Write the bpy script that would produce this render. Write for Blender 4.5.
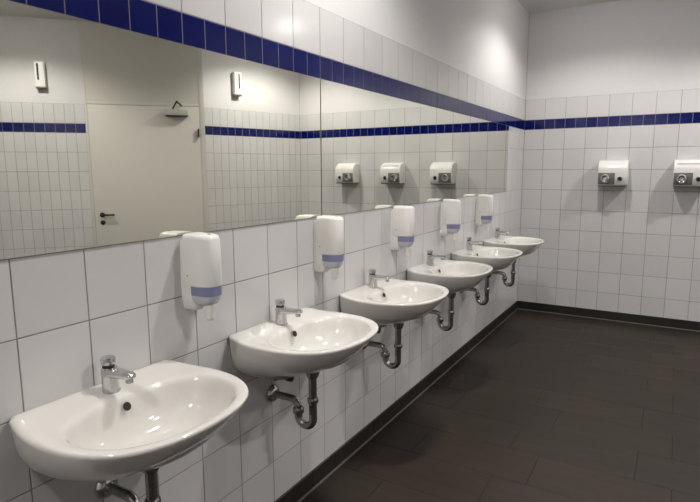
import bpy, bmesh, math, random
from mathutils import Vector, Matrix, Euler
random.seed(7)
PI = math.pi
for o in list(bpy.data.objects): bpy.data.objects.remove(o, do_unlink=True)
S = bpy.context.scene
COL = S.collection

# ------------------------------------------------------------------ camera
cam_d = bpy.data.cameras.new('camera'); cam = bpy.data.objects.new('camera', cam_d); COL.objects.link(cam)
cam_d.sensor_width = 36.0; cam_d.lens = 542.678 / 700 * 36.0; cam_d.clip_start = 0.02
YAW, PIT, ROL = 0.538, -0.149, -0.004
CAM = Vector((1.410, -0.709, 1.529))
fw = Vector((-math.sin(YAW)*math.cos(PIT), math.cos(YAW)*math.cos(PIT), math.sin(PIT)))
rt = Vector((math.cos(YAW), math.sin(YAW), 0)); up = rt.cross(fw)
r2 = rt*math.cos(ROL) + up*math.sin(ROL); u2 = up*math.cos(ROL) - rt*math.sin(ROL)
m = Matrix.Identity(4)
for i in range(3): m[i][0] = r2[i]; m[i][1] = u2[i]; m[i][2] = -fw[i]; m[i][3] = CAM[i]
cam.matrix_world = m
S.camera = cam

# ------------------------------------------------------------------ world, exposure, lamp plan
w = bpy.data.worlds.new('world'); S.world = w; w.use_nodes = True
w.node_tree.nodes['Background'].inputs[0].default_value = (0.9, 0.95, 1, 1)
w.node_tree.nodes['Background'].inputs[1].default_value = 0.02
S.view_settings.view_transform = 'Standard'; S.view_settings.look = 'None'
S.view_settings.gamma = 1.0; S.view_settings.use_curve_mapping = False
S.view_settings.exposure = 1.10
LAMP_W = 52.0
LAMP_CONE = 146.0
LAMP_COL = (1.0, 0.962, 0.935)
LAMPS = [  # x, y, strength, where
    (0.76, 4.20, 0.74, 'by the far end of the washbasin wall'),
    (0.68, 1.30, 1.0, 'above the second washbasin'),
    (0.62, -1.40, 1.0, 'behind the camera by the washbasin wall'),
    (2.38, 4.32, 1.15, 'in the far corner opposite the washbasins'),
    (2.62, 1.30, 1.0, 'in the middle of the room'),
    (3.85, 1.95, 1.0, 'beside the entrance door'),
]
HC = 3.10   # ceiling height

# ------------------------------------------------------------------ materials
def mat(name, col, rough=0.5, metal=0.0, spec=0.5, coat=0.0):
    m = bpy.data.materials.new(name); m.use_nodes = True
    b = m.node_tree.nodes['Principled BSDF']
    b.inputs['Base Color'].default_value = (*col, 1); b.inputs['Roughness'].default_value = rough
    b.inputs['Metallic'].default_value = metal; b.inputs['Specular IOR Level'].default_value = spec
    b.inputs['Coat Weight'].default_value = coat
    return m
def vary(m, amt, noise_scale=None, noise_amt=0.0, bump=0.0, stretch=(1,1,1)):
    """per-piece colour variation plus procedural mottling and fine relief"""
    nt = m.node_tree; b = nt.nodes['Principled BSDF']; col = tuple(b.inputs['Base Color'].default_value)
    oi = nt.nodes.new('ShaderNodeObjectInfo')
    mr = nt.nodes.new('ShaderNodeMapRange'); mr.inputs['To Min'].default_value = 1-amt; mr.inputs['To Max'].default_value = 1+amt
    nt.links.new(oi.outputs['Random'], mr.inputs['Value'])
    val = mr.outputs['Result']
    if noise_scale:
        tc = nt.nodes.new('ShaderNodeNewGeometry')
        mp = nt.nodes.new('ShaderNodeMapping'); mp.inputs['Scale'].default_value = stretch
        nz = nt.nodes.new('ShaderNodeTexNoise'); nz.inputs['Scale'].default_value = noise_scale; nz.inputs['Detail'].default_value = 5
        nt.links.new(tc.outputs['Position'], mp.inputs['Vector']); nt.links.new(mp.outputs['Vector'], nz.inputs['Vector'])
        mr2 = nt.nodes.new('ShaderNodeMapRange'); mr2.inputs['From Min'].default_value = 0.3; mr2.inputs['From Max'].default_value = 0.7
        mr2.inputs['To Min'].default_value = 1-noise_amt; mr2.inputs['To Max'].default_value = 1+noise_amt
        nt.links.new(nz.outputs['Fac'], mr2.inputs['Value'])
        mu = nt.nodes.new('ShaderNodeMath'); mu.operation = 'MULTIPLY'
        nt.links.new(val, mu.inputs[0]); nt.links.new(mr2.outputs['Result'], mu.inputs[1]); val = mu.outputs[0]
        if bump:
            bp = nt.nodes.new('ShaderNodeBump'); bp.inputs['Strength'].default_value = bump; bp.inputs['Distance'].default_value = 0.002
            nt.links.new(nz.outputs['Fac'], bp.inputs['Height']); nt.links.new(bp.outputs['Normal'], b.inputs['Normal'])
    sc = nt.nodes.new('ShaderNodeVectorMath'); sc.operation = 'SCALE'; sc.inputs[0].default_value = col[:3]
    nt.links.new(val, sc.inputs['Scale']); nt.links.new(sc.outputs['Vector'], b.inputs['Base Color'])
    return m
M = {}
M['tile'] = vary(mat('white_glazed_tile', (0.60, 0.592, 0.586), 0.16), 0.03, 3.0, 0.02)
M['blue'] = vary(mat('blue_glazed_tile', (0.0012, 0.0045, 0.085), 0.07, spec=0.5), 0.12)
M['tile_edge'] = mat('unglazed_white_edge', (0.50, 0.492, 0.485), 0.7, spec=0.2)
M['blue_edge'] = mat('unglazed_blue_edge', (0.004, 0.010, 0.10), 0.7, spec=0.2)
M['grout'] = vary(mat('grey_grout', (0.25, 0.24, 0.225), 0.85), 0.0, 14.0, 0.15)
M['plaster'] = vary(mat('white_plaster', (0.645, 0.635, 0.63), 0.8), 0.0, 40.0, 0.012, 0.06)
M['ceil'] = vary(mat('ceiling_plaster', (0.72, 0.71, 0.69), 0.85), 0.0, 40.0, 0.012, 0.05)
M['floor'] = vary(mat('dark_slate_floor_tile', (0.0220, 0.0152, 0.0102), 0.5, spec=0.32), 0.16, 5.0, 0.22, 0.25, (0.5, 3.0, 1))
M['fjoint'] = vary(mat('dark_floor_joint', (0.010, 0.008, 0.0065), 0.9), 0.0, 20.0, 0.1)
M['skirt'] = vary(mat('dark_skirting_tile', (0.017, 0.0145, 0.012), 0.45), 0.08, 6.0, 0.15)
M['seal'] = mat('beige_sealant', (0.06, 0.053, 0.044), 0.6)
M['mirror'] = mat('mirror_glass', (0.84, 0.845, 0.775), 0.012, 1.0)
M['mback'] = mat('mirror_edge', (0.05, 0.055, 0.05), 0.4)
M['ceramic'] = vary(mat('white_sanitary_ceramic', (0.69, 0.675, 0.635), 0.10, coat=0.3), 0.0, 2.0, 0.012)
M['chrome'] = vary(mat('brushed_chrome', (0.62, 0.62, 0.62), 0.16, 1.0), 0.0, 60.0, 0.03)
M['dchrome'] = vary(mat('dull_chrome_pipe', (0.36, 0.36, 0.35), 0.24, 1.0), 0.0, 40.0, 0.08)
M['hole'] = mat('dark_opening', (0.006, 0.005, 0.004), 0.6)
M['plastic'] = vary(mat('white_plastic', (0.78, 0.765, 0.73), 0.30), 0.0, 8.0, 0.01)
M['tank'] = mat('blue_tinted_plastic', (0.52, 0.525, 0.57), 0.22)
M['tanklabel'] = mat('dark_blue_print', (0.21, 0.215, 0.35), 0.35)
M['enamel'] = vary(mat('white_enamel', (0.76, 0.75, 0.72), 0.28), 0.0, 8.0, 0.01)
M['gpanel'] = vary(mat('grey_metal_panel', (0.20, 0.20, 0.19), 0.35, 0.6), 0.0, 30.0, 0.06)
M['black'] = mat('black_plastic', (0.008, 0.008, 0.008), 0.35)
M['door'] = vary(mat('grey_painted_door', (0.60, 0.585, 0.535), 0.5), 0.0, 6.0, 0.012)
M['frame'] = vary(mat('grey_painted_frame', (0.60, 0.585, 0.535), 0.5), 0.0, 6.0, 0.012)
M['closer'] = vary(mat('silver_closer', (0.60, 0.59, 0.55), 0.4, 0.5), 0.0, 20.0, 0.03)
M['darkmetal'] = mat('dark_metal', (0.06, 0.06, 0.055), 0.4, 0.7)
mm = bpy.data.materials.new('lamp_lens'); mm.use_nodes = True
bb = mm.node_tree.nodes['Principled BSDF']; bb.inputs['Emission Color'].default_value = (*LAMP_COL, 1); bb.inputs['Emission Strength'].default_value = 42
M['lens'] = mm

# ------------------------------------------------------------------ helpers
def new_obj(name, me, parent=None):
    o = bpy.data.objects.new(name, me); COL.objects.link(o)
    if parent is not None: o.parent = parent
    return o
def tag(o, label=None, cat=None, group=None, kind=None):
    if label: o['label'] = label
    if cat: o['category'] = cat
    if group: o['group'] = group
    if kind: o['kind'] = kind
    return o
def empty(name, loc, rz=0):
    o = bpy.data.objects.new(name, None); COL.objects.link(o); o.location = loc; o.rotation_euler = (0, 0, rz)
    o.empty_display_size = 0.05
    return o
def finish(bm, name, mats, smooth=True, angle=40):
    bmesh.ops.recalc_face_normals(bm, faces=bm.faces)
    me = bpy.data.meshes.new(name); bm.to_mesh(me); bm.free()
    for x in (mats if isinstance(mats, (list, tuple)) else [mats]): me.materials.append(x)
    if smooth:
        for p in me.polygons: p.use_smooth = True
        try: me.set_sharp_from_angle(angle=math.radians(angle))
        except Exception: pass
    return me
def box_bm(x0, x1, y0, y1, z0, z1, bev=0.0, seg=2):
    bm = bmesh.new()
    vs = [bm.verts.new((x, y, z)) for z in (z0, z1) for y in (y0, y1) for x in (x0, x1)]
    for f in ((0,2,3,1),(4,5,7,6),(0,1,5,4),(2,6,7,3),(0,4,6,2),(1,3,7,5)): bm.faces.new([vs[i] for i in f])
    if bev: bmesh.ops.bevel(bm, geom=list(bm.edges), offset=bev, segments=seg, profile=0.6, affect='EDGES')
    return bm
def box(name, m_, parent, x0, x1, y0, y1, z0, z1, bev=0.0, seg=2):
    return new_obj(name, finish(box_bm(x0, x1, y0, y1, z0, z1, bev, seg), name, m_), parent)
def rings_bm(rings, cap0=True, cap1=True, closed_u=True):
    bm = bmesh.new(); R = [[bm.verts.new(p) for p in r] for r in rings]; n = len(rings[0])
    for a, b in zip(R[:-1], R[1:]):
        for i in range(n): bm.faces.new((a[i], a[(i+1) % n], b[(i+1) % n], b[i]))
    if cap0: bm.faces.new(R[0])
    if cap1: bm.faces.new(R[-1][::-1])
    return bm
def lathe(name, m_, parent, prof, org=(0,0,0), axis='z', n=28):
    """prof: list of (radius, height) along axis"""
    rs = []
    for r, h in prof:
        ring = []
        for i in range(n):
            a = 2*PI*i/n; c, s = r*math.cos(a), r*math.sin(a)
            p = (c, s, h) if axis == 'z' else ((h, c, s) if axis == 'x' else (s, h, c))
            ring.append((p[0]+org[0], p[1]+org[1], p[2]+org[2]))
        rs.append(ring)
    return new_obj(name, finish(rings_bm(rs), name, m_), parent)
def tube_bm(path, rad, n=18):
    P = [Vector(p) for p in path]; rs = []; prev = None
    for i, p in enumerate(P):
        t = (P[min(i+1, len(P)-1)] - P[max(i-1, 0)]).normalized()
        if prev is None:
            ref = Vector((0, 1, 0)) if abs(t.y) < 0.9 else Vector((1, 0, 0)); a = t.cross(ref).normalized()
        else: a = (prev - t*prev.dot(t)).normalized()
        prev = a; b = t.cross(a); r = rad[i] if isinstance(rad, (list, tuple)) else rad
        rs.append([tuple(p + a*(r*math.cos(2*PI*k/n)) + b*(r*math.sin(2*PI*k/n))) for k in range(n)])
    return rings_bm(rs)
def tube(name, m_, parent, path, rad, n=18): return new_obj(name, finish(tube_bm(path, rad, n), name, m_), parent)
def arc(cx, cz, r, a0, a1, k=10, y=0.0):
    return [(cx + r*math.cos(a0+(a1-a0)*i/k), y, cz + r*math.sin(a0+(a1-a0)*i/k)) for i in range(k+1)]
def copy_tree(o, parent=None):
    c = o.copy(); COL.objects.link(c); c.parent = parent
    for ch in list(o.children): copy_tree(ch, c)
    return c

# ------------------------------------------------------------------ the room
H = 0.207; Z0 = 1.313; BH = 0.099; TW = 0.2
ZB0 = Z0 + 3*H; ZB1 = ZB0 + BH; ZT = ZB1 + H         # blue band, top of tiling
SK = 0.092                                            # skirting height
L = 5.254
K = Vector((2.92, L)); J = Vector((3.306, 3.93)); dB = (Vector((4.733, 2.381)) - J).normalized(); E = J + dB*2.5
YN = -2.2
POLY = [(0, YN), (0, L), tuple(K), tuple(J), tuple(E), (E.x, YN)]

def wall(name, A, B, tiled=True, s0=0.0, s1=None):
    """a wall slab from plan point A to B; the room lies on the right of A->B. Returns (object, frame)"""
    A = Vector(A); B = Vector(B); t = (B-A).normalized(); n = Vector((t.y, -t.x)); ln = (B-A).length
    s1 = ln if s1 is None else s1
    P = lambda s, d, z: (A.x+t.x*s+n.x*d, A.y+t.y*s+n.y*d, z)
    g = -0.0012
    bm = bmesh.new()
    def slab(z0, z1, mi, d0):
        vs = [bm.verts.new(P(s, d, z)) for z in (z0, z1) for d in (-0.12, d0) for s in (s0, s1)]
        for f in ((0,2,3,1),(4,5,7,6),(0,1,5,4),(2,6,7,3),(0,4,6,2),(1,3,7,5)):
            bm.faces.new([vs[i] for i in f]).material_index = mi
    if tiled:
        slab(0, ZT, 0, g); slab(ZT, HC, 1, g)
    else: slab(0, HC, 1, 0)
    o = new_obj(name, finish(bm, name, [M['grout'], M['plaster']], False)); tag(o, kind='structure')
    return o, P, math.atan2(-n.x, n.y)
TM = {}
def tile_mesh(wd, ht, m_):
    k = (round(wd, 3), round(ht, 3), m_)
    if k not in TM:
        a, b = wd/2 - 0.0018, ht/2 - 0.0018; c = 0.0006
        bm = bmesh.new()
        q = [[bm.verts.new((x, d, z)) for x, z in ((-aa,-bb),(aa,-bb),(aa,bb),(-aa,bb))] for aa, bb, d in ((a,b,-0.0060),(a,b,-0.0006),(a-c,b-c,0.0))]
        for r, s in zip(q[:-1], q[1:]):
            for i in range(4): bm.faces.new((r[i], r[(i+1)%4], s[(i+1)%4], s[i])).material_index = 1
        bm.faces.new(q[-1]); bm.faces.new(q[0][::-1]).material_index = 1
        TM[k] = finish(bm, 'tile', [M[m_], M[m_+'_edge']], False)
    return TM[k]
def put_tile(name, parent, P, rz, s, z, wd, ht, m_):
    if wd < 0.012 or ht < 0.012: return
    o = new_obj(name, tile_mesh(wd, ht, m_), parent); o.location = P(s, 0, z)
    j = 0.0016
    o.rotation_euler = (random.uniform(-j, j), 0, rz + random.uniform(-j, j))
ROWS = [SK-0.004] + [Z0 - r*H for r in (5, 4, 3, 2, 1, 0, -1, -2, -3)]
def tiling(o, P, rz, cuts, skip=None):
    """cuts: white tile joints along the wall"""
    for a, b in zip(cuts[:-1], cuts[1:]):
        for z0, z1 in list(zip(ROWS[:-1], ROWS[1:])) + [(ZB1, ZT)]:
            if skip and skip((a+b)/2, (z0+z1)/2): continue
            put_tile('white_tile', o, P, rz, (a+b)/2, (z0+z1)/2, b-a, z1-z0, 'tile')
def band(o, P, rz, cuts):
    for a, b in zip(cuts[:-1], cuts[1:]): put_tile('blue_tile', o, P, rz, (a+b)/2, (ZB0+ZB1)/2, b-a, BH, 'blue')
def frange(a, b, st):
    r = []; x = a
    while x < b - 1e-6: r.append(x); x += st
    return r + [b]

# washbasin wall
MIR_END = 4.615
wl, PL, rzL = wall('wall_left', (0, YN), (0, L))
tiling(wl, PL, rzL, frange(0, L-YN, TW), lambda s, z: Z0 < z < ZB0 and s+YN < MIR_END-0.12)
band(wl, PL, rzL, frange(0, L-YN, TW/2))
# far wall
wb, PB, rzB = wall('wall_back', (0, L), K)
tiling(wb, PB, rzB, frange(0, K.x, TW)); band(wb, PB, rzB, frange(0, K.x, TW/2))
# wall facing the washbasins, bending at the door
wr, PR, rzR = wall('wall_right', K, J)
ln = (J-K).length
cuts = [max(0.0, ln - 0.1*i) for i in range(int(ln/0.1)+2)][::-1]
tiling(wr, PR, rzR, cuts); band(wr, PR, rzR, cuts)
D0, D1 = 0.03, 1.255
we, PE, rzE = wall('wall_entrance', J, E, True, D1)
cuts = frange(D1, 2.5, 0.1)
tiling(we, PE, rzE, cuts); band(we, PE, rzE, cuts)
wall('wall_side', E, (E.x, YN), False); wall('wall_front', (E.x, YN), (0, YN), False)

def poly_slab(name, z0, z1, m_):
    bm = bmesh.new(); pl = [(-0.12, YN-0.12), (-0.12, L+0.12), (K.x+0.1, L+0.12), (J.x+0.14, J.y+0.05), (E.x+0.14, E.y+0.05), (E.x+0.14, YN-0.12)]
    lo = [bm.verts.new((x, y, z0)) for x, y in pl]; hi = [bm.verts.new((x, y, z1)) for x, y in pl]
    n = len(pl)
    for i in range(n): bm.faces.new((lo[i], lo[(i+1)%n], hi[(i+1)%n], hi[i]))
    bm.faces.new(lo[::-1]); bm.faces.new(hi)
    return tag(new_obj(name, finish(bm, name, m_, False)), kind='structure')
ceiling = poly_slab('ceiling', HC, HC+0.12, M['ceil'])
floor = poly_slab('floor', -0.12, -0.0015, M['fjoint'])

# floor tiles in quarter bond
FL, FW = 0.614, 0.3147
def clip(poly, a, b):
    """keep the part of poly on the right of a->b"""
    out = []; f = lambda p: (b[0]-a[0])*(p[1]-a[1]) - (b[1]-a[1])*(p[0]-a[0])
    for i in range(len(poly)):
        p, q = poly[i], poly[(i+1) % len(poly)]; fp, fq = f(p), f(q)
        if fp <= 0: out.append(p)
        if (fp < 0 < fq) or (fq < 0 < fp):
            t = fp/(fp-fq); out.append((p[0]+(q[0]-p[0])*t, p[1]+(q[1]-p[1])*t))
    return out
FTM = None
for k in range(-13, 12):
    y0 = 1.84 + FW*k; y1 = y0 + FW
    off = 0.885 if k % 2 == 0 else 0.725
    x = off - FL*3
    while x < E.x:
        g = 0.0016
        quad = [(x+g, y0+g), (x+g, y1-g), (x+FL-g, y1-g), (x+FL-g, y0+g)][::1]
        pl = quad
        for i in range(len(POLY)):
            if not pl: break
            a, b = POLY[i], POLY[(i+1) % len(POLY)]
            pl = clip(pl, a, b)
        if len(pl) >= 3:
            c = (sum(p[0] for p in pl)/len(pl), sum(p[1] for p in pl)/len(pl))
            if pl == quad:
                if FTM is None:
                    bm = bmesh.new(); aa, bb2 = FL/2-g, FW/2-g
                    q = [[bm.verts.new((sx*u, sy*v, z)) for sx, sy in ((-1,-1),(1,-1),(1,1),(-1,1))] for u, v, z in ((aa,bb2,-0.008),(aa,bb2,-0.0012),(aa-0.0015,bb2-0.0015,0))]
                    for r, s in zip(q[:-1], q[1:]):
                        for i in range(4): bm.faces.new((r[i], r[(i+1)%4], s[(i+1)%4], s[i]))
                    bm.faces.new(q[-1]); bm.faces.new(q[0][::-1]); FTM = finish(bm, 'floor_tile', M['floor'], False)
                o = new_obj('floor_tile', FTM, floor); o.location = (x+FL/2, (y0+y1)/2, 0)
                o.rotation_euler = (random.uniform(-.0012, .0012), random.uniform(-.0008, .0008), 0)
            else:
                bm = bmesh.new(); lo = [bm.verts.new((p[0]-c[0], p[1]-c[1], -0.008)) for p in pl]; hi = [bm.verts.new((p[0]-c[0], p[1]-c[1], 0)) for p in pl]
                n = len(pl)
                for i in range(n): bm.faces.new((lo[i], lo[(i+1)%n], hi[(i+1)%n], hi[i]))
                bm.faces.new(lo[::-1]); bm.faces.new(hi)
                o = new_obj('floor_tile', finish(bm, 'floor_tile', M['floor'], False), floor); o.location = (c[0], c[1], 0)
        x += FL

# skirting of dark tiles with a pale sealant joint at its foot
def skirting(name, P, rz, a, b, st, phase):
    root = tag(empty(name, (0, 0, 0)), kind='structure')
    cuts = [a] + [s for s in frange(a-phase, b, st) if a+0.02 < s < b-0.02] + [b]
    for s0, s1 in zip(cuts[:-1], cuts[1:]):
        bm = box_bm(-(s1-s0)/2+0.001, (s1-s0)/2-0.001, -0.004, 0.009, 0.0, SK, 0.0015, 1)
        o = new_obj('skirting_tile', finish(bm, 'skirting_tile', M['skirt'], False), root); o.location = P((s0+s1)/2, 0, 0.0005); o.rotation_euler = (0, 0, rz)
    bm = bmesh.new()
    pr = [(0.0085, 0.0), (0.0085, 0.008), (0.0100, 0.0070), (0.0130, 0.0040), (0.0155, 0.0010), (0.0155, 0.0)]
    r = [[bm.verts.new(P(s, d, z)) for d, z in pr] for s in (a, b)]
    for i in range(6): bm.faces.new((r[0][i], r[0][(i+1)%6], r[1][(i+1)%6], r[1][i]))
    bm.faces.new(r[0]); bm.faces.new(r[1][::-1])
    new_obj('sealant_joint', finish(bm, 'sealant_joint', M['seal'], False), root)
skirting('baseboard_left', PL, rzL, 0, L-YN-0.009, FL, 0.2)
skirting('baseboard_back', PB, rzB, 0.009, K.x, FL, 0.35)
skirting('baseboard_right', PR, rzR, 0, ln, FL, 0.1)
skirting('baseboard_entrance', PE, rzE, D1+0.01, 2.5, FL, 0.0)

# ------------------------------------------------------------------ mirrors
def mirror(name, y0, y1, label):
    root = empty(name, (0, (y0+y1)/2, Z0)); h = (y1-y0)/2
    box('backing', M['mback'], root, -0.0015, 0.0004, -h+0.001, h-0.001, 0.002, 3*H-0.002)
    box('glass', M['mirror'], root, 0.0005, 0.0040, -h, h, 0.001, 3*H-0.001)
    tag(root, label, 'mirror')
mirror('wall_mirror', -1.80, 1.389, 'long frameless wall mirror nearest the camera, reflecting the grey door')
mirror('wall_mirror', 1.397, MIR_END, 'long frameless wall mirror towards the far wall, reflecting three hand dryers')

# ------------------------------------------------------------------ washbasins
ZR = 0.902
def spline_loop(pts, cx, n=88):
    """closed Catmull-Rom through pts, resampled by angle around (cx,0)"""
    N = len(pts); dense = []
    for i in range(N):
        p0, p1, p2, p3 = (Vector(pts[(i+k) % N]) for k in (-1, 0, 1, 2))
        for j in range(24):
            t = j/24
            dense.append(0.5*((2*p1) + (p2-p0)*t + (2*p0-5*p1+4*p2-p3)*t*t + (3*p1-p0-3*p2+p3)*t**3))
    an = [(math.atan2(p.y, p.x-cx) % (2*PI), p) for p in dense]; an.sort(key=lambda q: q[0])
    out = []
    for k in range(n):
        a = 2*PI*k/n; lo = an[-1]; hi = an[0]
        for i in range(len(an)):
            if an[i][0] >= a: hi = an[i]; lo = an[i-1]; break
        else: lo, hi = an[-1], an[0]
        d = (hi[0]-lo[0]) % (2*PI); f = ((a-lo[0]) % (2*PI))/d if d > 1e-9 else 0
        out.append(lo[1].lerp(hi[1], f))
    return out
half = [(x*1.042, y*1.042) for x, y in [(0.440, 0.0), (0.432, 0.085), (0.412, 0.155), (0.372, 0.212), (0.30, 0.255), (0.20, 0.274), (0.10, 0.268), (0.035, 0.254), (0.004, 0.242), (0.0, 0.232), (0.0, 0.12)]]
OUT = spline_loop(half + [(0.0, 0.0)] + [(x, -y) for x, y in half[:0:-1]], 0.245)
hin = [(x*1.035, y*1.03) for x, y in [(0.412, 0.0), (0.405, 0.075), (0.385, 0.138), (0.345, 0.190), (0.285, 0.222), (0.22, 0.228), (0.165, 0.205), (0.128, 0.155), (0.112, 0.08)]]
INN = spline_loop(hin + [(0.1128, 0.0)] + [(x, -y) for x, y in hin[:0:-1]], 0.245)
def relax(loop, it=8):
    for _ in range(it):
        q = [p.copy() for p in loop]; n = len(q)
        for i in range(n):
            if q[i].x > 0.03: loop[i] = q[i]*0.5 + (q[i-1]+q[(i+1) % n])*0.25
relax(OUT); relax(INN)
def make_basin():
    root = empty('washbasin', (0, 0, ZR))
    rings = []
    for z, sx, sy, off in [(-0.168, 0.12, 0.10, 0.170), (-0.167, 0.28, 0.26, 0.110), (-0.160, 0.43, 0.44, 0.050), (-0.147, 0.565, 0.61, 0.012), (-0.128, 0.685, 0.745, 0.0), (-0.104, 0.785, 0.845, 0), (-0.077, 0.865, 0.912, 0), (-0.050, 0.927, 0.957, 0), (-0.025, 0.972, 0.985, 0), (-0.012, 0.993, 0.997, 0), (-0.007, 1.0, 1.0, 0)]:
        rings.append([(max(0.0, p.x*sx+off), p.y*(sy + (1-sy)*0.55*max(0.0, 1-p.x/0.30)), z) for p in OUT])
    def mix(f, z): return [(o.x+(i.x-o.x)*f, o.y+(i.y-o.y)*f, z) for o, i in zip(OUT, INN)]
    rings += [mix(0.03, -0.0025), mix(0.09, 0.0), mix(0.22, 0.0008), mix(0.55, 0.0), mix(0.80, -0.0015), mix(0.92, -0.0045), mix(1.0, -0.010)]
    dx = 0.232
    for s, z in [(0.975, -0.020), (0.95, -0.034), (0.915, -0.052), (0.865, -0.072), (0.79, -0.092), (0.69, -0.108), (0.56, -0.120), (0.40, -0.128), (0.24, -0.132), (0.105, -0.135)]:
        rings.append([(dx+(p.x-dx)*s, p.y*s, z) for p in INN])
    up_ = lambda p: (p[0], p[1], p[2] + 0.013*max(0.0, 1-p[0]/0.12)**1.5*max(0.0, min(1.0, (p[2]+0.05)/0.04)))   # the ledge rises to the wall
    rings = [[up_(p) for p in r] for r in rings]
    new_obj('basin', finish(rings_bm(rings), 'basin', M['ceramic'], True, 80), root)
    lathe('drain_ring', M['chrome'], root, [(0.010, -0.1345), (0.030, -0.1335), (0.031, -0.1315), (0.026, -0.1310), (0.019, -0.1325), (0.008, -0.1335)], (dx, 0, 0))
    # overflow hole in the back slope of the bowl
    hx, hz = 0.1258, -0.031
    bm = bmesh.new(); n = 20; nx = Vector((0.90, 0, 0.43)).normalized(); uu = Vector((0, 1, 0)); vv = nx.cross(uu)
    rr = []
    for r, d in ((0.0125, 0.0006), (0.0105, 0.0012), (0.0095, -0.003)):
        rr.append([tuple(Vector((hx, 0, hz)) + uu*(r*math.cos(2*PI*i/n)) + vv*(r*math.sin(2*PI*i/n)) + nx*(d+0.002)) for i in range(n)])
    new_obj('overflow_hole', finish(rings_bm(rr), 'overflow_hole', M['hole']), root)
    return root
def make_faucet():
    root = empty('faucet', (0, 0, ZR))
    fx = 0.060
    lathe('body', M['chrome'], root, [(0.0, 0.0), (0.0265, 0.0), (0.0265, 0.004), (0.0235, 0.006), (0.0225, 0.045), (0.0225, 0.068), (0.0205, 0.074), (0.0, 0.075)], (fx, 0, 0))
    # tapering spout, flat sided
    st = [(fx-0.012, 0.060, 0.0205, 0.0135), (fx+0.02, 0.0605, 0.0200, 0.0130), (fx+0.06, 0.0625, 0.0170, 0.0110), (fx+0.088, 0.0640, 0.0150, 0.0095), (fx+0.099, 0.0640, 0.0130, 0.0075), (fx+0.103, 0.0635, 0.0090, 0.0040)]
    rs = []
    for x, z, wy, wz in st:
        ring = []
        for i in range(20):
            a = 2*PI*i/20; c, s = math.cos(a), math.sin(a)
            ring.append((x, wy*math.copysign(abs(c)**0.6, c), z+wz*math.copysign(abs(s)**0.6, s)))
        rs.append(ring)
    sp = new_obj('spout', finish(rings_bm(rs), 'spout', M['chrome']), root)
    lathe('aerator', M['dchrome'], sp, [(0.0, -0.002), (0.0095, -0.002), (0.0105, 0.0), (0.0105, 0.012), (0.0, 0.013)], (fx+0.086, 0, 0.046))
    kb = lathe('push_knob', M['chrome'], root, [(0.0, 0.074), (0.0150, 0.074), (0.0150, 0.080), (0.0195, 0.083), (0.0205, 0.097), (0.0185, 0.102), (0.011, 0.1045), (0.0, 0.105)], (fx-0.004, 0, 0))
    lathe('collar', M['darkmetal'], kb, [(0.0, 0.0750), (0.0165, 0.0750), (0.0165, 0.0790), (0.0, 0.0790)], (fx-0.004, 0, 0))
    return root
def make_trap():
    root = empty('drain_trap', (0, 0, 0.49))
    tx, ux, rr = 0.212, 0.138, 0.0165
    z = lambda h: h - 0.50
    tube('tailpiece', M['dchrome'], root, [(tx, 0, z(0.7435)), (tx, 0, z(0.69)), (tx, 0, z(0.56))], rr)
    lathe('flange_nut', M['dchrome'], root, [(0.0, z(0.712)), (0.020, z(0.712)), (0.024, z(0.718)), (0.029, z(0.736)), (0.029, z(0.7435)), (0.0, z(0.7435))], (tx, 0, 0))
    lathe('slip_nut', M['dchrome'], root, [(0.0, z(0.607)), (0.0215, z(0.607)), (0.0225, z(0.611)), (0.0225, z(0.624)), (0.0205, z(0.628)), (0.0, z(0.628))], (tx, 0, 0), n=12)
    r = (tx-ux)/2
    tube('u_bend', M['dchrome'], root, [(tx, 0, z(0.600))] + arc((tx+ux)/2, z(0.537), r, 0, -PI, 14) + [(ux, 0, z(0.560))], rr)
    lathe('slip_nut', M['dchrome'], root, [(0.0, z(0.545)), (0.0215, z(0.545)), (0.0235, z(0.549)), (0.0235, z(0.566)), (0.0205, z(0.571)), (0.0, z(0.571))], (ux, 0, 0), n=12)
    ra = 0.032
    tube('wall_arm', M['dchrome'], root, [(ux, 0, z(0.560))] + arc(ux-ra, z(0.570), ra, 0, PI/2, 10) + [(0.06, 0, z(0.602)), (0.002, 0, z(0.602))], rr-0.001)
    lathe('wall_rosette', M['chrome'], root, [(0.0, 0.0005), (0.038, 0.0005), (0.039, 0.004), (0.036, 0.012), (0.028, 0.020), (0.018, 0.024), (0.0, 0.0245)], (0, 0, z(0.602)), 'x')
    return root
def make_valve():
    root = empty('angle_valve', (0, 0, 0.634))
    lathe('wall_rosette', M['dchrome'], root, [(0.0, 0.0005), (0.026, 0.0005), (0.026, 0.003), (0.020, 0.008), (0.0, 0.009)], (0, 0, 0.028), 'x')
    lathe('valve_body', M['dchrome'], root, [(0.0, 0.006), (0.0105, 0.006), (0.0105, 0.030), (0.0145, 0.033), (0.0145, 0.055), (0.0100, 0.058), (0.0, 0.058)], (0, 0, 0.028), 'x', 16)
    lathe('handle', M['darkmetal'], root, [(0.0, 0.057), (0.0165, 0.058), (0.0180, 0.064), (0.0165, 0.082), (0.0, 0.084)], (0, 0, 0.028), 'x', 10)
    lathe('outlet', M['dchrome'], root, [(0.0, 0.035), (0.0085, 0.035), (0.0110, 0.046), (0.0110, 0.060), (0.0, 0.061)], (0.044, 0, 0), 'z', 12)
    tube('supply_hose', M['dchrome'], root, [(0.044, 0, 0.058), (0.043, -0.001, 0.064), (0.042, -0.002, 0.092)], 0.0055, 10)
    return root
basin0, faucet0, trap0, valve0 = make_basin(), make_faucet(), make_trap(), make_valve()
YC = [0.211 + 0.790*i for i in range(6)]
ordn = ['nearest the camera', 'second from the camera', 'third from the camera', 'fourth from the camera', 'fifth from the camera, next to last', 'farthest from the camera, beside the far wall']
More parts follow.
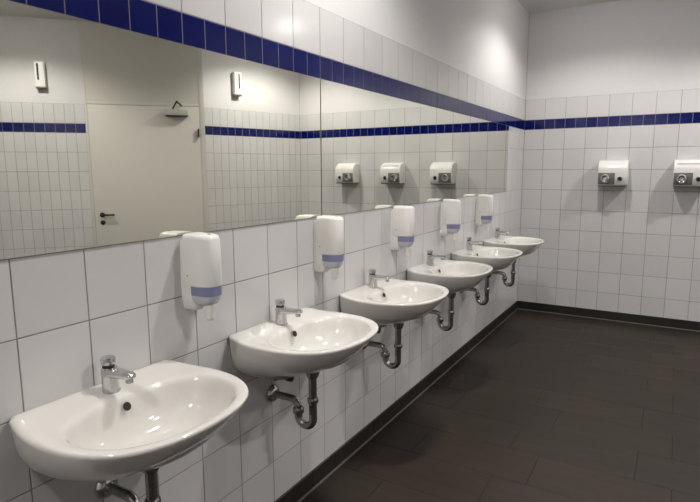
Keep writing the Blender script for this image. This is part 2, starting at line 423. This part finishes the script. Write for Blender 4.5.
for i, y in enumerate(YC):
    for src, name, lab, cat, grp in (
        (basin0, 'washbasin', 'white ceramic wall-hung washbasin, ' + ordn[i], 'washbasin', 'washbasins in a row along the tiled wall'),
        (faucet0, 'faucet', 'chrome push tap on the washbasin ' + ordn[i], 'faucet', 'chrome taps on the washbasins'),
        (trap0, 'drain_trap', 'chrome drain trap under the washbasin ' + ordn[i], 'drain pipe', 'drain traps under the washbasins'),
        (valve0, 'angle_valve', 'small dark angle valve under the washbasin ' + ordn[i], 'valve', 'angle valves under the washbasins')):
        o = src if i == 0 else copy_tree(src)
        o.location.y = y + (0.035 if src is valve0 else 0.0)
        tag(o, lab, cat, grp)

# ------------------------------------------------------------------ soap dispensers
def plan(hw, dep, n=40, flat=0.045):
    """half-round plan: flat back at x=0, straight sides to x=flat, round front"""
    pts = [(0.0, -hw), (flat*0.5, -hw)]
    for i in range(n+1):
        a = -PI/2 + PI*i/n
        c, s = math.cos(a), math.sin(a)
        pts.append((flat + (dep-flat)*abs(c)**0.8, hw*math.copysign(abs(s)**0.8, s)))
    return pts + [(flat*0.5, hw), (0.0, hw)]
def prism(name, m_, parent, layers, smooth=True):
    """layers: (z, half width, depth, x offset)"""
    rs = [[(x+xo, y, z) for x, y in plan(hw, dp, flat=dp*0.42)] for z, hw, dp, xo in layers]
    return new_obj(name, finish(rings_bm(rs), name, m_, smooth, 50), parent)
ZD = 1.045
def make_dispenser():
    root = empty('soap_dispenser', (0, 0, ZD - 0.003)); z = lambda h: h - ZD
    c = prism('cover', M['plastic'], root, [(z(1.150), 0.0435, 0.111, 0.018), (z(1.154), 0.0450, 0.113, 0.018), (z(1.24), 0.0445, 0.113, 0.018), (z(1.306), 0.0435, 0.110, 0.018), (z(1.316), 0.0415, 0.105, 0.018), (z(1.321), 0.036, 0.094, 0.018), (z(1.323), 0.026, 0.079, 0.018)])
    box('lock', M['gpanel'], c, 0.092, 0.104, -0.003, 0.003, z(1.3215), z(1.3245), 0.0008, 1)
    prism('back_plate', M['plastic'], root, [(z(1.062), 0.028, 0.046, 0), (z(1.068), 0.034, 0.056, 0), (z(1.10), 0.039, 0.066, 0), (z(1.152), 0.041, 0.076, 0), (z(1.29), 0.038, 0.060, 0), (z(1.30), 0.036, 0.04, 0)])
    t = prism('tank', M['tank'], root, [(z(1.083), 0.022, 0.052, 0.047), (z(1.088), 0.030, 0.064, 0.047), (z(1.100), 0.0375, 0.074, 0.047), (z(1.120), 0.0405, 0.079, 0.047), (z(1.151), 0.0415, 0.080, 0.047)])
    rs = [[(x+0.047, y, zz) for x, y in plan(hw, dp, flat=dp*0.42)] for zz, hw, dp in ((z(1.118), 0.0412, 0.0808), (z(1.1505), 0.0424, 0.0812))]
    new_obj('print_band', finish(rings_bm(rs), 'print_band', M['tanklabel'], True, 50), t)
    lathe('pump_nozzle', M['plastic'], root, [(0.0, z(1.030)), (0.0100, z(1.030)), (0.0130, z(1.034)), (0.0145, z(1.043)), (0.0150, z(1.052)), (0.018, z(1.063)), (0.021, z(1.074)), (0.022, z(1.087)), (0.0, z(1.088))], (0.088, 0, 0), n=20)
    lathe('screw', M['gpanel'], root, [(0.0, -0.0450), (0.0028, -0.0450), (0.0028, -0.0446), (0.0, -0.0444)], (0.036, 0, z(1.185)), 'y', 10)
    return root
disp0 = make_dispenser()
dlab = ['between the nearest and second washbasin', 'between the second and third washbasin', 'between the third and fourth washbasin', 'between the fourth and fifth washbasin', 'between the fifth and farthest washbasin']
for i in range(5):
    o = disp0 if i == 0 else copy_tree(disp0)
    o.location.y = 0.581 + 0.788*i
    tag(o, 'white soap dispenser with blue tank on the wall ' + dlab[i], 'soap dispenser', 'soap dispensers between the washbasins')

# ------------------------------------------------------------------ hand dryers on the far wall
def make_dryer():
    # local x along the wall, y out of the wall (towards the room), z up from the underside
    root = empty('hand_dryer', (0, 0, 0)); hw = 0.131
    prof = [(0.0, 0.0), (0.0, 0.240), (0.050, 0.240), (0.095, 0.230), (0.130, 0.203), (0.148, 0.172), (0.152, 0.158), (0.147, 0.080), (0.141, 0.010), (0.132, 0.0)]
    bm = bmesh.new()
    vs = [[bm.verts.new((x, d, z)) for d, z in prof] for x in (-hw, hw)]; n = len(prof)
    for i in range(n): bm.faces.new((vs[0][i], vs[0][(i+1)%n], vs[1][(i+1)%n], vs[1][i]))
    c0 = bm.faces.new(vs[0]); c1 = bm.faces.new(vs[1][::-1])
    es = [e for e in set(list(c0.edges)+list(c1.edges)) if not all(v.co.y < 1e-4 for v in e.verts)]
    bmesh.ops.bevel(bm, geom=es, offset=0.010, segments=3, profile=0.5, affect='EDGES')
    new_obj('housing', finish(bm, 'housing', M['enamel'], True, 35), root)
    box('air_panel', M['gpanel'], root, -0.022, hw-0.006, 0.136, 0.1530, 0.012, 0.122, 0.004)
    nz = lathe('nozzle', M['chrome'], root, [(0.0, 0.150), (0.046, 0.150), (0.047, 0.160), (0.042, 0.172), (0.036, 0.186), (0.030, 0.192), (0.022, 0.190), (0.018, 0.176), (0.0, 0.175)], (0.062, -0.004, 0.066), 'y', 24)
    bt = lathe('button', M['black'], root, [(0.0, 0.150), (0.017, 0.150), (0.017, 0.158), (0.013, 0.163), (0.0, 0.164)], (-0.066, -0.005, 0.066), 'y', 20)
    lathe('button_ring', M['chrome'], bt, [(0.016, 0.151), (0.023, 0.151), (0.023, 0.1555), (0.0175, 0.157), (0.016, 0.157)], (-0.066, -0.005, 0.066), 'y', 20)
    box('base_plate', M['gpanel'], root, -hw+0.008, hw-0.008, 0.004, 0.128, -0.010, 0.004, 0.003)
    return root
dry0 = make_dryer()
dl = ['nearest the washbasins on the far wall, seen whole', 'middle one of three, cut by the right edge of the picture', 'third from the washbasins, seen only in the mirror']
for i in range(3):
    o = dry0 if i == 0 else copy_tree(dry0)
    o.location = (0.880 + 0.635*i, L, 1.366); o.rotation_euler = (0, 0, PI)
    if i == 1: box('vent_groove', M['gpanel'], o, -0.10, 0.105, 0.126, 0.1345, 0.1990, 0.2045)
    tag(o, 'white wall-mounted hand dryer, ' + dl[i], 'hand dryer', 'hand dryers on the far wall')

# ------------------------------------------------------------------ entrance door (seen in the mirror)
def frame_at(P, rz, s, z, d=0.0): return P(s, d, z), rz
sc = (D0+D1)/2; hw = (D1-D0)/2; ZD1 = 2.245
loc, rz = frame_at(PE, rzE, sc, 0)
# local +x runs along the wall; find its sign against s
sgn = 1 if (Vector(PE(1, 0, 0)) - Vector(PE(0, 0, 0))).dot(Vector((math.cos(rz), math.sin(rz), 0))) > 0 else -1
dr = tag(empty('door_1', loc, rz), kind='structure')
X = lambda s: sgn*(s-sc)
def dbox(name, m_, parent, s0, s1, d0, d1, z0, z1, bev=0.0):
    a, b = sorted((X(s0), X(s1))); return box(name, m_, parent, a, b, d0, d1, z0, z1, bev)
leaf = dbox('leaf', M['door'], dr, D0+0.027, D1-0.027, -0.045, -0.001, 0.006, ZD1-0.003, 0.001)
for a, b in ((0.0, D0+0.025), (D1-0.025, D1)): dbox('jamb', M['frame'], dr, a, b, -0.10, 0.001, 0.001, HC-0.001, 0.002)
dbox('head', M['frame'], dr, D0+0.025, D1-0.025, -0.10, -0.001, ZD1, ZD1+0.030, 0.001)
dbox('transom_panel', M['door'], dr, D0+0.025, D1-0.025, -0.06, -0.0015, ZD1+0.030, HC-0.001)
for zz in (1.95, 0.25):
    h_ = dbox('hinge', M['darkmetal'], dr, D0+0.034, D0+0.052, 0.004, 0.022, zz-0.05, zz+0.05, 0.004)
hx = X(1.150)
hd = lathe('door_handle', M['black'], leaf, [(0.0, -0.009), (0.028, -0.009), (0.028, 0.001), (0.012, 0.003), (0.010, 0.040), (0.0, 0.042)], (hx, 0, 1.037), 'y', 20)
dbox('lever', M['black'], hd, 1.020, 1.158, 0.030, 0.048, 1.027, 1.047, 0.005)
lathe('keyhole_rosette', M['black'], leaf, [(0.0, -0.009), (0.027, -0.009), (0.027, 0.0), (0.0, 0.003)], (hx, 0, 0.950), 'y', 20)
cl = dbox('door_closer', M['closer'], leaf, 0.175, 0.430, -0.009, 0.050, 2.140, 2.205, 0.006)
dbox('closer_rail', M['darkmetal'], cl, 0.185, 0.420, -0.008, 0.046, 2.130, 2.142, 0.002)
pv = (X(0.296), 0.115, 2.285)
tube('closer_arm', M['darkmetal'], cl, [(X(0.34), 0.02, 2.205), (X(0.34), 0.025, 2.220), pv], 0.0095, 8)
tube('closer_arm', M['darkmetal'], cl, [pv, (X(0.25), 0.04, 2.250), (X(0.25), 0.006, 2.248)], 0.0095, 8)

def make_freshener(k):
    root = empty('air_freshener', (0, 0, 0))
    bm = box_bm(-0.050, 0.050, 0.0, 0.062, 0.0, 0.262, 0.012, 3)
    new_obj('casing', finish(bm, 'casing', M['plastic'], True, 50), root)
    box('slot', M['hole'], root, k*0.014-0.011, k*0.014+0.011, 0.055, 0.0632, 0.070, 0.242, 0.003, 1)
    box('bottom_cap', M['gpanel'], root, -0.046, 0.046, 0.003, 0.060, -0.012, 0.010, 0.004)
    return root
fr0 = make_freshener(sgn)
fr0.location = PE(1.650, 0, 2.395); fr0.rotation_euler = (0, 0, rzE)
tag(fr0, 'white air freshener box in the mirror, left of the grey door', 'air freshener', 'air fresheners high beside the door')
f1 = make_freshener(-sgn); f1.location = PR(0.955, 0, 2.41); f1.rotation_euler = (0, 0, rzR)
tag(f1, 'white air freshener box in the mirror, right of the grey door', 'air freshener', 'air fresheners high beside the door')

# ------------------------------------------------------------------ ceiling downlights
for x, y, st, where in LAMPS:
    root = empty('ceiling_downlight', (x, y, HC))
    lathe('trim_ring', M['enamel'], root, [(0.070, -0.0005), (0.092, -0.0005), (0.092, -0.006), (0.080, -0.010), (0.070, -0.008)], n=32)
    lathe('lens', M['lens'], root, [(0.0, -0.0010), (0.070, -0.0010), (0.070, -0.010), (0.064, -0.022), (0.050, -0.033), (0.028, -0.039), (0.0, -0.041)], n=32)
    ld = bpy.data.lights.new('lamp', 'SPOT'); ld.energy = LAMP_W*st; ld.color = LAMP_COL; ld.shadow_soft_size = 0.045
    ld.spot_size = math.radians(LAMP_CONE); ld.spot_blend = 0.5
    lo = bpy.data.objects.new('lamp', ld); COL.objects.link(lo); lo.parent = root; lo.location = (0, 0, -0.046)
    tag(root, 'round recessed ceiling downlight ' + where, 'ceiling light', 'ceiling downlights')
